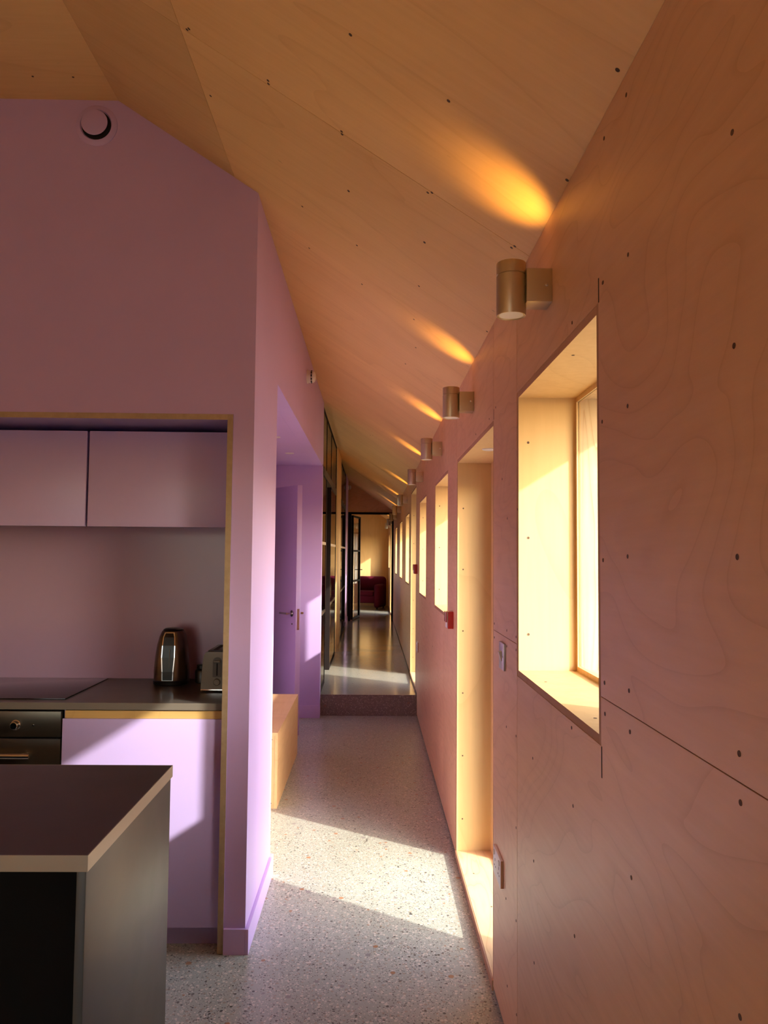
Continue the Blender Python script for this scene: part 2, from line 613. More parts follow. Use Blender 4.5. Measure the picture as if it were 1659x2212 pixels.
# plywood sheets: (y0, y1, z0, z1)
J = 0.0018
SK = 0.014
ZJ = 1.2225
sheets = [(-0.35, 2.25 + LIN, ZJ, CZ0), (-0.35, 2.25 + LIN, SK, ZJ),
          (2.25 + LIN, 2.72 - LIN, ZJ, CZ0), (2.25 + LIN, 2.72 - LIN, SK, ZJ),
          (2.72 - LIN, 3.88, SK, CZ0), (3.88, 4.53, SK, CZ0), (4.53, STEP, SK, CZ0),
          (BACK, -0.35, ZJ, CZ0), (BACK, -0.35, SK, ZJ)]
yy = STEP
for b in (9.25, 11.35, 13.45, ENDY, 16.9, FARY):
    sheets.append((yy, b, UP + SK, CZ0))
    yy = b
for a, b, c, dd in sheets:
    p = sheet('plywood_sheet', 0, WX, WX + 0.018, a + J, b - J, c + J, dd, grow + fill_grow, 'ply_wall', wall_r)
box('shadow_gap', WX + 0.006, WX + 0.018, BACK, 2.70, 0, SK, 'dark', wall_r)
box('shadow_gap', WX + 0.006, WX + 0.018, 3.87, STEP, 0, SK, 'dark', wall_r)
box('shadow_gap', WX + 0.006, WX + 0.018, STEP, FARY, UP, UP + SK, 'dark', wall_r)
# saw cuts running past the corners of the first window and the tall opening
for y, z0, z1 in ((1.46 - LIN - 0.003, 1.95 + LIN, 2.015), (1.46 - LIN - 0.003, 1.075, 1.15 - LIN),
                  (4.35 - LIN, 1.11, 1.145 - LIN), (2.72 - LIN - 0.002, 1.945 + LIN, 2.0)):
    box('saw_cut', WX - 0.0006, WX + 0.002, y - 0.002, y + 0.002, z0, z1, 'dark', wall_r)


def lined_opening(o, a, b, c, dd, floor_mat='ply_reveal', fr=0.014, x0=WX + 0.0015, xf=0.60):
    """lining boards, timber frame, pane and larch boards of one opening in the right wall; o at world origin"""
    ed = (0, -1, 'ply_edge')
    box('lining_board', x0, xf, b, b + LIN, c - LIN, dd + LIN, 'ply_reveal', o, edge=ed)
    box('lining_board', x0, xf, a - LIN, a, c - LIN, dd + LIN, 'ply_reveal', o, edge=ed)
    box('head_board', x0, xf, a, b, dd, dd + LIN, 'ply_reveal', o, edge=ed)
    box('sill_board', x0, xf, a, b, c - LIN, c, floor_mat, o, edge=ed)
    xg = xf + (0.012 if fr < 0.05 else 0.055)
    box('frame_stile', xf, xg, a - LIN, a + fr, c - LIN, dd + LIN, 'frame_wood', o)
    box('frame_stile', xf, xg, b - fr, b + LIN, c - LIN, dd + LIN, 'frame_wood', o)
    box('frame_rail', xf, xg, a + fr, b - fr, dd - fr, dd + LIN, 'frame_wood', o)
    fb = min(fr, 0.014)
    box('frame_rail', xf, xg, a + fr, b - fr, c - LIN, c + fb, 'frame_wood', o)
    box('pane', xf + 0.004, xf + 0.008, a + fr, b - fr, c + fb, dd - fr, 'glass', o)
    box('outer_board', xg, OUTX, b - 0.004, b + LIN, c - LIN, dd + LIN, 'larch', o)
    box('outer_board', xg, OUTX, a - LIN, a + 0.004, c - LIN, dd + LIN, 'larch', o)
    box('outer_board', xg, OUTX, a + 0.004, b - 0.004, dd - 0.004, dd + LIN, 'larch', o)
    box('outer_sill', xg, OUTX + 0.03, a + 0.004, b - 0.004, c - LIN, c + 0.002, 'larch', o)


win_labels = ['square window in a deep plywood reveal under the wall light beside the kitchen',
              'square window in a deep reveal just past the tall glazed opening',
              'square window in a deep reveal just before the concrete step',
              'square window in a deep reveal just past the tall opening above the step',
              'middle square window of the raised corridor', 'last square window before the black steel door',
              'square window beside the burgundy armchair']
for i, (w, lb) in enumerate(zip(WINS, win_labels)):
    o = struct(empty('window_%d' % (i + 1)), lb, 'window')
    lined_opening(o, *w)
for i, w in enumerate(fill_wins):
    o = struct(empty('window_%d' % (i + 8)), ['square window in the plywood wall near the back gable', 'square window in the plywood wall facing the kitchen island'][i], 'window')
    lined_opening(o, *w)
door_labels = ['tall glazed opening with a plywood reveal reaching the speckled floor',
               'tall glazed opening with a plywood reveal just above the concrete step',
               'tall glazed opening in the far room with the armchair']
for i, (w, lb) in enumerate(zip(DOORS, door_labels)):
    o = struct(empty('door_%d' % (i + 1)), lb, 'glazed door')
    lined_opening(o, *w, floor_mat='ply_sill', fr=0.11)
    box('threshold', WX - 0.004, WX + 0.0015, w[0] - LIN, w[1] + LIN, w[2] - 0.04, w[2] - 0.001, 'ply_edge', o)

# ceiling: plywood sheets on the slope, a flat strip above the kitchen, and the roof over it all
ceil = struct(prism('ceiling', [(OUTX + 0.075, CZ0 + 0.02 + SL * (WX - OUTX - 0.075)), (CRX, CRZ + 0.02), (-2.41, CRZ + 0.02), (-4.1, CRZ + 0.02 - SL * 1.69),
                                (-4.1, CRZ + 0.2 - SL * 1.69), (-2.41, CRZ + 0.22), (CRX, CRZ + 0.22), (OUTX + 0.075, CZ0 + 0.14 + SL * (WX - OUTX - 0.075))],
                        1, BACK - 0.3, FARY + 0.4, 'roof'), 'birch plywood ceiling sloping up from the window wall', 'ceiling')
seams = [BACK, -0.355, 2.085, 4.53, 6.97, 9.41, 11.85, 14.29, 16.73, FARY]
XJ = -0.55
nv = Vector((SL, 0, 1)).normalized() * 0.018
for a, b in zip(seams, seams[1:]):
    for x0, x1 in ((WX, XJ), (XJ, CRX)):
        e0, e1 = x0 - (0 if x0 == WX else 0.0008), x1 + (0.0008 if x1 == XJ else 0)
        dz = random.uniform(0, 0.0012)
        prism('plywood_sheet', [(e0, cz(e0) + dz), (e1, cz(e1) + dz), (e1 + nv.x, cz(e1) + nv.z + dz), (e0 + nv.x, cz(e0) + nv.z + dz)], 1, a + 0.001, b - 0.001, 'ply_ceil', ceil)
    for x0, x1 in ((CRX, -2.41),):
        box('plywood_sheet', x0, x1, a + 0.001, b - 0.001, CRZ, CRZ + 0.018, 'ply_ceil', ceil)
    prism('plywood_sheet', [(-2.41, CRZ), (ROOM_L, cz(ROOM_L)), (ROOM_L, cz(ROOM_L) + 0.018), (-2.41, CRZ + 0.018)], 1, a + 0.001, b - 0.001, 'ply_ceil', ceil)

# outer walls that the camera does not look at (kitchen living end)
gable = [(ROOM_L, 0), (WX + 0.02, 0), (WX + 0.02, CZ0 + 0.02), (CRX, CRZ + 0.02), (-2.41, CRZ + 0.02), (ROOM_L, cz(ROOM_L) + 0.02)]
wb = struct(sheet('wall_back', 1, BACK, BACK - 0.2, ROOM_L, WX + 0.4, 0, 2.31, [(-2.9, -1.02, 0.05, 2.15)], 'ply_wall'), 'plywood gable wall behind the kitchen', 'wall')
prism('gable_panel', [(ROOM_L, 2.31), (WX + 0.02, 2.31), (CRX, CRZ + 0.02), (-2.41, CRZ + 0.02), (ROOM_L, cz(ROOM_L) + 0.03)], 1, BACK, BACK - 0.2, 'ply_wall', wb)
FILL_LWH = [(8.0, 10.5, 0.8, 2.1), (15.8, 17.0, 0.9, 2.1)]  # unseen windows, added and sized to light the left-hand rooms
wl = struct(sheet('wall_far_left', 0, ROOM_L, ROOM_L - 0.2, BACK, FARY + 0.2, 0, cz(ROOM_L) + 0.03, FILL_LWH, 'ply_wall'), 'outer plywood wall on the far side of the kitchen', 'wall')
for i, (a, b, c, dd) in enumerate(FILL_LWH):
    o = struct(empty('window_%d' % (i + 10)), ['wide window of the room behind the steel screen', 'wide window across the room with the armchair'][i], 'window')
    for y in (a, (a + b) / 2 - 0.03, b - 0.06):
        box('frame_stile', ROOM_L - 0.13, ROOM_L - 0.07, y, y + 0.06, c, dd, 'frame_wood', o)
    for z in (c, dd - 0.06):
        box('frame_rail', ROOM_L - 0.128, ROOM_L - 0.072, a, b, z, z + 0.06, 'frame_wood', o)
    box('pane', ROOM_L - 0.102, ROOM_L - 0.098, a + 0.02, b - 0.02, c + 0.02, dd - 0.02, 'glass', o)

o = struct(empty('door_7'), 'glazed garden door in the gable behind the kitchen', 'glazed door')  # added behind the camera to lift the kitchen's ambient light
for x in (-2.9, -1.08):
    box('frame_stile', x, x + 0.06, BACK - 0.13, BACK - 0.07, 0.05, 2.15, 'frame_wood', o)
for z in (0.05, 2.09):
    box('frame_rail', -2.84, -1.08, BACK - 0.128, BACK - 0.072, z, z + 0.06, 'frame_wood', o)
for x in (-2.84,):
    box('pane', x, x + 1.76, BACK - 0.102, BACK - 0.098, 0.11, 2.09, 'glass', o)

# kitchen wall (lilac) with the alcove, and the corridor's left wall
AZ = 2.016          # top of the alcove lining
AXR, AXL = -0.535, -3.0
wk = struct(prism('wall_front', [(AXR, AZ), (AXR, cz(AXR) + 0.004), (CRX, CRZ + 0.004), (-2.41, CRZ + 0.004), (ROOM_L, cz(ROOM_L) + 0.004), (ROOM_L, 0), (AXL, 0), (AXL, AZ)],
                  1, KY, KY + 0.06, 'lilac'), 'lilac painted kitchen wall with a round air vent', 'wall')
NIB = 3.645
RECZ = 2.29
wp = struct(sheet('wall_left', 0, LX, AXR, KY, STEP, 0, 2.86, [(NIB, STEP, 0, RECZ)], 'lilac'), 'lilac painted corridor wall ending in a narrow pier', 'wall')
prism('wall_top', [(LX, 2.86), (AXR, 2.86), (AXR, cz(AXR) + 0.004), (LX, cz(LX) + 0.004)], 1, KY, STEP, 'lilac', wp)
bb = struct(box('baseboard_left', LX, LX + 0.014, KY - 0.012, NIB + 0.012, 0, 0.092, 'lilac', bevel=0.002), 'lilac skirting board along the pier by the corridor', 'skirting')
box('skirting_return', AXR + 0.001, LX, KY - 0.012, KY, 0, 0.092, 'lilac', bb)
# recess behind the pier
RX = -1.05
RECY = 7.05
wr = struct(box('wall_recess', RX, LX, RECY, STEP - 0.002, 0, RECZ + 0.02, 'lilac'), 'lilac end wall of the recess beside the concrete step', 'wall')
struct(box('baseboard_recess', RX, LX + 0.004, RECY - 0.014, RECY, 0, 0.11, 'lilac', bevel=0.002), 'lilac skirting board at the foot of the recess end wall', 'skirting')
struct(sheet('wall_recess_left', 0, RX, RX - 0.1, KY + 0.7, STEP, 0, RECZ + 0.02, [(6.12, 6.97, 0, 2.06)], 'lilac'), 'lilac side wall of the recess with a doorway', 'wall')
sf = struct(box('ceiling_recess', RX - 0.1, AXR - 0.0005, NIB - 0.6, STEP - 0.002, RECZ, RECZ + 0.06, 'lilac'), 'lilac soffit of the recess with two downlights', 'ceiling')
struct(box('wall_core', ROOM_L, RX - 0.1, STEP - 0.1, STEP - 0.002, 0, cz(ROOM_L), 'lilac'), 'cross wall between the kitchen block and the raised rooms', 'wall')
struct(box('wall_alcove_back', AXL - 0.1, AXR, 3.56, 3.645, 0, 2.6, 'lilac'), 'wall behind the kitchen alcove', 'wall')

# raised corridor: walls left of it
struct(box('wall_pier', LX - 0.10, LX, 10.20, 11.42, UP, cz(LX), 'ply_reveal'), 'plywood pier between the two black steel screens', 'wall')
struct(box('wall_left_far', LX - 0.10, LX, 13.62, ENDY, UP, cz(LX) + 0.004, 'lilac'), 'lilac wall before the black steel door', 'wall')
struct(box('baseboard_left_far', LX, LX + 0.012, 13.62, ENDY - 0.06, UP, UP + 0.09, 'lilac'), 'lilac skirting board before the black steel door', 'skirting')
struct(box('wall_cross', ROOM_L, LX - 0.10, 11.36, 11.42, UP, CRZ, 'ply_wall'), 'plywood cross wall seen through the steel screen', 'wall')
struct(box('wall_cross_far', ROOM_L, LX - 0.10, ENDY, ENDY + 0.1, UP, CRZ, 'ply_wall'), 'plywood cross wall behind the lilac wall', 'wall')
# end wall over the steel door
we = struct(prism('wall_end', [(LX, 2.285), (WX, 2.285), (WX, CZ0), (LX, cz(LX))], 1, ENDY, ENDY + 0.09, 'ply_wall'), 'plywood panel over the black steel door', 'wall')
# far room
wf = struct(sheet('wall_far', 1, FARY, FARY + 0.2, ROOM_L, WX + 0.4, 0, CZ0 + 0.3, [(-1.25, -0.315, 0.50, 1.96)], 'ply_reveal'), 'plywood end wall of the far room behind the armchair', 'wall')
prism('gable_panel', [(ROOM_L, CZ0 + 0.29), (-0.02, CZ0 + 0.29), (CRX, CRZ + 0.02), (-2.41, CRZ + 0.02), (ROOM_L, cz(ROOM_L) + 0.03)], 1, FARY, FARY + 0.2, 'ply_reveal', wf)
o = struct(empty('window_13'), 'tall curtained window in the end wall seen through the glass door', 'window')
for x in (-1.25, -0.355):
    box('frame_stile', x, x + 0.04, FARY + 0.05, FARY + 0.10, 0.50, 1.96, 'frame_wood', o)
for z in (0.50, 1.92):
    box('frame_rail', -1.21, -0.355, FARY + 0.05, FARY + 0.10, z, z + 0.04, 'frame_wood', o)
box('pane', -1.21, -0.355, FARY + 0.073, FARY + 0.077, 0.54, 1.92, 'glass', o)


# ================================================================== fixings in the plywood
scr = bmesh.new()
add_lathe(scr, (0, 0, 0), (0, 0, 1), [(0.0, 0.0039), (0.0007, 0.0037), (0.0003, 0.0020), (0.0004, 0.0004)], 10)
bmesh.ops.recalc_face_normals(scr, faces=scr.faces)
scr_me = bpy.data.meshes.new('screw_head')
scr.to_mesh(scr_me)
scr.free()
scr_me.materials.append(M['screw'])


def screw(p, nrm, parent, s=1.0):
    o_ = bpy.data.objects.new('screw_head', scr_me)
    COL.objects.link(o_)
    o_.parent = parent
    o_.location = p
    o_.rotation_euler = Vector(nrm).to_track_quat('Z', 'Y').to_euler()
    o_.scale = (s, s, 1)


wall_px = [(1356, 877), (1301, 911), (1356, 1202), (1303, 1210), (1586, 747), (1593, 1203), (1306, 1475), (1359, 1492), (1307, 1542), (1361, 1581),
           (1597, 1628), (1600, 1734), (1303, 610), (1094, 1570), (1115, 1590), (1151, 1638), (1235, 1572), (1238, 1741), (1115, 1788), (1153, 1860),
           (1364, 1896), (1093, 1941), (1115, 1989), (1241, 2022), (1154, 2080), (1599, 2197), (1096, 2130), (1116, 2192), (1353, 205), (1305, 299),
           (1582, 286), (1357, 550), (1302, 611), (1071, 880), (1095, 1362), (1068, 1347), (1115, 1376), (1068, 1377), (1095, 1396), (1115, 1404),
           (1236, 697), (1085, 1035), (1096, 1120), (1057, 905), (1028, 938), (1118, 1100)]
for px, py in wall_px:
    p = on_x(px, py, WX)
    screw((WX, p.y, p.z), (-1, 0, 0), wall_r, 1.0)
for y in (5.35, 5.95, 6.95, 8.6, 9.8, 10.6, 11.75, 12.75):
    for z in (0.45, 0.85, 1.3, 1.75, 2.2):
        screw((WX, y, z), (-1, 0, 0), wall_r, 1.0)
sn = Vector((-SL, 0, -1)).normalized()
ceil_px = [(757, 75), (969, 218), (1334, 151), (1225, 389), (924, 416), (933, 416), (738, 284), (739, 290), (1105, 535), (1112, 532), (917, 523), (753, 412),
           (753, 413), (653, 446), (668, 536), (771, 530), (917, 524), (905, 618), (782, 614), (894, 690), (1052, 716), (898, 751), (876, 786),
           (408, 62), (579, 174), (580, 181), (404, 64), (455, 207), (800, 940), (805, 940)]
for px, py in ceil_px:
    p = on_slope(px, py)
    screw(p, sn, ceil, 1.15)
for x in (-1.13, -1.28):
    screw((x, 2.80, CRZ), (0, 0, -1), ceil, 1.1)
for i, (a, b, c, dd) in enumerate(OPEN):
    own = bpy.data.objects.get('window_%d' % (i + 1)) if i < 7 else bpy.data.objects.get('door_%d' % (i - 6))
    nz_ = 3 if i < 7 else 6
    for k in range(nz_):
        z = c + (dd - c) * (0.13 + 0.74 * (1 - k / (nz_ - 1)) * 0.95) if i < 7 else c + (dd - c) * (0.08 + 0.8 * k / (nz_ - 1))
        screw((WX + 0.03, b, z), (0, -1, 0), own, 1.0)
    if i < 7:
        screw((WX + 0.035, a + 0.14, c), (0, 0, 1), own)
        screw((WX + 0.035, b - 0.2, c), (0, 0, 1), own)
        screw((WX + 0.035, a + 0.3, dd), (0, 0, -1), own)
    else:
        for k in range(3):
            screw((WX + 0.05 + 0.03 * (k % 2), a + 0.2 + 0.33 * k, c), (0, 0, 1), own)


# ================================================================== wall lights
def wall_light():
    """origin on the wall at the bracket's middle; wall is at +x"""
    t = empty('wall_light')
    hx = -0.058
    cx = hx - 0.036
    b = box('bracket', hx - 0.004, 0.0, -0.032, 0.032, -0.041, 0.041, 'bronze', t, bevel=0.0015)
    lathe('bracket_screw', (-0.014, -0.032, 0.0), (0, -1, 0), [(0, 0.0042), (0.0015, 0.004), (0.0022, 0.002)], 'chrome', b, 12)
    bm = bmesh.new()
    prof = [(-0.066, 0.0325), (-0.068, 0.034), (-0.068, 0.0352), (-0.066, 0.036), (0.029, 0.036), (0.0298, 0.0342), (0.0318, 0.0342), (0.0326, 0.036),
            (0.060, 0.036), (0.062, 0.0352), (0.062, 0.0325), (0.025, 0.031), (0.025, 0.001)]
    add_lathe(bm, (cx, 0, 0), (0, 0, 1), prof, 40)
    link('lamp_body', bm, 'bronze', t, smooth=True)
    lathe('lower_lens', (cx, 0, -0.0655), (0, 0, -1), [(-0.004, 0.032), (0.0, 0.0315), (0.0012, 0.026), (0.0016, 0.001)], 'lens', t, 32)
    sp = bpy.data.lights.new('uplight', 'SPOT')
    sp.energy = UPW
    sp.color = (1.0, 0.50, 0.085)
    sp.spot_size = math.radians(84)
    sp.spot_blend = 0.9
    sp.shadow_soft_size = 0.012
    so_ = bpy.data.objects.new('uplight', sp)
    so_.location = (cx, 0, 0.045)
    so_.rotation_euler = (math.pi, 0, 0)
    so_.parent = t
    COL.objects.link(so_)
    return t


UPW = 2.3
light_spots = [(1.845, 2.135, 'bronze cylinder wall light above the square window beside the kitchen'),
               (3.26, 2.135, 'bronze cylinder wall light above the tall opening by the kitchen pier'),
               (4.72, 2.135, 'bronze cylinder wall light above the square window past the tall opening'),
               (6.45, 2.135, 'bronze cylinder wall light above the square window before the step'),
               (9.11, 2.125, 'bronze cylinder wall light above the first square window past the step'),
               (11.14, 2.12, 'bronze cylinder wall light above the middle window of the raised corridor'),
               (13.16, 2.115, 'bronze cylinder wall light above the last window before the black steel door'),
               (15.20, 2.115, 'bronze cylinder wall light just past the black steel door'),
               (17.25, 2.115, 'bronze cylinder wall light over the tall opening of the far room')]
proto = None
for y, z, lb in light_spots:
    t = wall_light() if proto is None else copy_tree(proto)
    proto = proto or t
    t.location = (WX, y, z)
    tag(t, lb, 'wall light', 'bronze wall lights along the plywood wall')

# ================================================================== recessed downlights
for (x, y, z), lb in (((-0.668, 6.19, RECZ), 'round recessed downlight in the lilac soffit near the open door'),
                      ((-0.675, 5.33, RECZ), 'round recessed downlight in the lilac soffit nearer the pier'),
                      ((0.515, 3.33, 1.945), 'round recessed downlight in the plywood head of the tall opening')):
    t = tag(empty('downlight', (x, y, z)), lb, 'downlight', 'recessed downlights')
    lathe('trim_ring', (0, 0, 0), (0, 0, -1), [(0, 0.036), (0.003, 0.0355), (0.004, 0.033), (0.001, 0.030)], 'white_plastic', t, 28)
    lathe('lens', (0, 0, 0), (0, 0, -1), [(0, 0.029), (0.002, 0.028), (0.0025, 0.001)], 'lens', t, 28)

# ================================================================== alarm sounders and call points
det_labels = ['white round smoke alarm with vents on the lilac wall above the recess', 'small white smoke alarm beside the end wall above the steel door']
for (y, z), lb in zip(((5.26, 2.70), (14.6, 2.74)), det_labels):
    t = tag(empty('smoke_alarm', (LX, y, z)), lb, 'smoke alarm', 'smoke alarms')
    lathe('base_plate', (0, 0, 0), (1, 0, 0), [(0, 0.046), (0.010, 0.046), (0.012, 0.043)], 'white_plastic', t, 32)
    lathe('alarm_body', (0.012, 0, 0), (1, 0, 0), [(0, 0.040), (0.006, 0.043), (0.030, 0.042), (0.042, 0.034), (0.050, 0.016), (0.051, 0.001)], 'white_plastic', t, 32)
    for k in range(12):
        a = 2 * math.pi * k / 12
        bm = bmesh.new()
        add_box(bm, 0.028, 0.037, -0.0085, 0.0085, 0.0405, 0.0435)
        v = link('vent_slot', bm, 'dark', t)
        v.rotation_euler = (a, 0, 0)

cp_labels = ['red fire alarm call point beside the tall opening by the kitchen pier', 'red fire alarm call point just before the step']
for (y, z), lb in zip(((4.05, 1.143), (7.20, 1.345)), cp_labels):
    t = tag(empty('fire_call_point', (WX, y, z)), lb, 'call point', 'fire alarm call points')
    box('back_box', -0.030, 0, -0.044, 0.044, -0.044, 0.044, 'red', t, bevel=0.003)
    box('front_plate', -0.034, -0.030, -0.038, 0.038, -0.040, 0.040, 'white_plastic', t, bevel=0.001)
    box('hinged_cover', -0.040, -0.0345, -0.043, 0.043, -0.010, 0.043, 'clear_red', t, bevel=0.001)

# ================================================================== switch and sockets
t = tag(empty('light_switch', (WX, 2.50, 1.159)), 'steel dimmer light switch between the square window and the tall opening', 'switch')
box('face_plate', -0.0075, 0, -0.043, 0.043, -0.043, 0.043, 'switch_steel', t, bevel=0.0012)
k = prism('rocker', [(-0.0075, -0.016), (-0.0075, 0.016), (-0.0165, 0.013), (-0.009, -0.015)], 1, -0.010, 0.010, 'white_plastic', t)
screw((-0.0075, -0.03, 0), (-1, 0, 0), t, 0.6)
for (y, z), lb in (((2.575, 0.467), 'white double plug socket low on the plywood beside the tall opening'), ((7.00, 0.47 + 0.18), 'small plug socket low on the plywood beside the step')):
    t = tag(empty('plug_socket', (WX, y, z)), lb, 'socket', 'plug sockets on the plywood wall')
    box('face_plate', -0.009, 0, -0.074, 0.074, -0.043, 0.043, 'socket_white', t, bevel=0.0015, edge=(1, -1, 'ply_edge'))
    for s in (-1, 1):
        c = s * 0.036
        for dy, dz, w, h in ((0, 0.012, 0.004, 0.009), (-0.011, -0.008, 0.007, 0.004), (0.011, -0.008, 0.007, 0.004)):
            box('pin_hole', -0.0095, -0.0088, c + dy - w / 2, c + dy + w / 2, z * 0 + dz - h / 2 - 0.006, dz + h / 2 - 0.006, 'dark', t)
        box('rocker', -0.0125, -0.009, c - 0.006 + s * 0.012, c + 0.006 + s * 0.012, 0.020, 0.034, 'socket_white', t, bevel=0.001)

# ================================================================== kitchen
# alcove lining with its golden ply edge
t = tag(empty('alcove_frame', (0, 0, 0)), 'lilac plywood frame lining the kitchen alcove with golden cut edges', 'frame')
eg = (1, -1, 'ply_edge_gold')
box('side_board', AXR - 0.022, AXR - 0.0005, KY - 0.004, 3.555, 0, AZ - 0.0005, 'lilac_gloss', t, edge=eg)
box('top_board', AXL, AXR - 0.022, KY - 0.004, 3.555, AZ - 0.022, AZ - 0.0005, 'lilac_gloss', t, edge=eg)
AXI = AXR - 0.022
tag(box('splashback', AXL + 0.001, AXI - 0.001, 3.542, 3.556, 0.91, AZ - 0.03, 'backsplash'), 'plain mauve splashback panel behind the kettle and hob', 'splashback')
# base cabinet beside the oven
t = tag(empty('base_cabinet', (0, 0, 0)), 'lilac base cabinet with a golden ply finger rail beside the oven', 'cabinet')
CF = 2.970
box('carcass', -1.163, AXI - 0.001, CF + 0.02, 3.54, 0.082, 0.884, 'lilac_gloss', t)
box('door', -1.1625, AXI - 0.004, CF, CF + 0.0195, 0.082, 0.8515, 'lilac_gloss', t, bevel=0.001)
box('finger_rail', -1.155, AXI - 0.004, CF + 0.004, CF + 0.0195, 0.8525, 0.8815, 'rail_gold', t)
box('plinth', -1.163, AXI - 0.004, CF + 0.05, CF + 0.066, 0, 0.082, 'lilac_gloss', t)
# oven
t = tag(empty('built_in_oven', (0, 0, 0)), 'dark stainless built-in oven with a chrome knob and bar handle', 'oven')
OX0, OX1 = -1.768, -1.168
box('oven_body', OX0, OX1, CF + 0.021, 3.52, 0.20, 0.878, 'black_plastic', t)
cp = box('control_panel', OX0, OX1, CF - 0.002, CF + 0.02, 0.783, 0.878, 'oven', t, bevel=0.001)
for x in (-1.335, -1.60):
    kb = lathe('control_knob', (x, CF - 0.002, 0.828), (0, -1, 0), [(0, 0.019), (0.004, 0.019), (0.006, 0.016), (0.022, 0.0145), (0.024, 0.012), (0.024, 0.001)], 'chrome', cp, 28)
lathe('indicator_lamp', (-1.270, CF - 0.002, 0.827), (0, -1, 0), [(0, 0.004), (0.0015, 0.0035), (0.002, 0.001)], 'chrome', cp, 16)
od = box('oven_door', OX0, OX1, CF - 0.002, CF + 0.02, 0.205, 0.775, 'oven', t, bevel=0.001)
box('door_glass', OX0 + 0.09, OX1 - 0.09, CF - 0.0035, CF - 0.0022, 0.27, 0.66, 'hob', od)
cyl('bar_handle', (OX0 + 0.09, CF - 0.045, 0.722), (OX1 - 0.095, CF - 0.045, 0.722), 0.0115, 'chrome', od)
for x in (OX0 + 0.12, OX1 - 0.125):
    cyl('handle_post', (x, CF - 0.0455, 0.722), (x, CF - 0.001, 0.722), 0.006, 'chrome', od, 14)
box('oven_plinth', OX0, OX1, CF + 0.05, CF + 0.066, 0, 0.20, 'lilac_gloss', t)
# continuous worktop and hob
t = tag(empty('kitchen_worktop', (0, 0, 0)), 'taupe worktop along the alcove carrying the kettle and toaster', 'worktop')
box('top_slab', AXL + 0.001, AXI - 0.001, CF + 0.001, 3.541, 0.8855, 0.9115, 'counter', t)
box('front_edge', AXL + 0.001, AXI - 0.001, CF - 0.002, CF + 0.001, 0.8855, 0.9115, 'counter_edge', t)
tag(box('induction_hob', -1.76, -1.176, 3.025, 3.515, 0.9118, 0.9165, 'hob', bevel=0.001), 'black glass induction hob set on the worktop over the oven', 'hob')
# wall cabinets
for x0, x1, lb in ((-1.143, AXI - 0.004, 'lilac wall cabinet above the kettle and toaster'), (-1.753, -1.153, 'lilac wall cabinet above the hob')):
    t = tag(empty('wall_cabinet', (x0, 3.11, 1.585)), lb, 'cabinet', 'wall cabinets in the alcove')
    w = x1 - x0
    box('carcass', 0.001, w - 0.001, 0.020, 0.43, 0.012, 0.384, 'lilac_gloss', t)
    box('door', 0, w, 0, 0.0195, 0.0, 0.386, 'lilac_gloss', t, bevel=0.001)
box_fill = tag(box('scribe_filler', AXL + 0.01, -1.770, 3.01, 3.54, 0, 0.884, 'lilac_gloss'), 'lilac base unit front to the far side of the oven', 'cabinet')

# round air vent on the lilac wall
vc = on_y(209, 272, KY)
t = tag(empty('air_vent', (vc.x, KY, vc.z)), 'round lilac air vent high on the kitchen wall', 'vent')
lathe('vent_ring', (0, 0, 0), (0, -1, 0), [(0, 0.082), (0.003, 0.081), (0.008, 0.072), (0.010, 0.062), (0.004, 0.058)], 'lilac', t, 48)
lathe('vent_throat', (0, -0.0045, 0), (0, -1, 0), [(0, 0.0575), (0.001, 0.057), (0.0012, 0.001)], 'dark', t, 40)
lathe('vent_disc', (-0.002, -0.010, 0.003), (0, -1, 0), [(0, 0.018), (0.006, 0.018), (0.008, 0.048), (0.0105, 0.051), (0.013, 0.0505), (0.0145, 0.047), (0.015, 0.001)], 'lilac', t, 48)

# kettle
t = tag(empty('kettle', (-0.868, 3.415, 0.9118)), 'dark steel kettle with a black grip panel near the splashback', 'kettle')


def oval_stack(bm, rows, seg=40, power=2.6):
    rings = []
    for z, rx, ry, ox in rows:
        ring = []
        for i in range(seg):
            a = 2 * math.pi * i / seg
            c, s = math.cos(a), math.sin(a)
            q = (abs(c) ** power + abs(s) ** power) ** (-1 / power)
            ring.append(bm.verts.new((ox + rx * c * q, ry * s * q, z)))
        rings.append(ring)
    for a, b in zip(rings, rings[1:]):
        for i in range(seg):
            j = (i + 1) % seg
            bm.faces.new((a[i], a[j], b[j], b[i]))
    bm.faces.new(rings[0][::-1])
    bm.faces.new(rings[-1])


bm = bmesh.new()
oval_stack(bm, [(0.0, 0.070, 0.070, 0), (0.004, 0.074, 0.074, 0), (0.016, 0.075, 0.075, 0), (0.020, 0.072, 0.072, 0)])
link('power_base', bm, 'black_plastic', t, smooth=True)
bm = bmesh.new()
oval_stack(bm, [(0.0205, 0.073, 0.072, 0), (0.06, 0.074, 0.072, 0), (0.12, 0.070, 0.068, 0.001), (0.17, 0.064, 0.062, 0.002), (0.205, 0.056, 0.055, 0.003), (0.226, 0.047, 0.047, 0.003), (0.230, 0.044, 0.044, 0.003)])
link('kettle_body', bm, 'kettle_metal', t, smooth=True)
bm = bmesh.new()
oval_stack(bm, [(0.2305, 0.043, 0.043, 0.003), (0.236, 0.040, 0.040, 0.003), (0.240, 0.030, 0.032, 0.0), (0.241, 0.012, 0.012, 0.0)])
link('lid', bm, 'black_plastic', t, smooth=True)


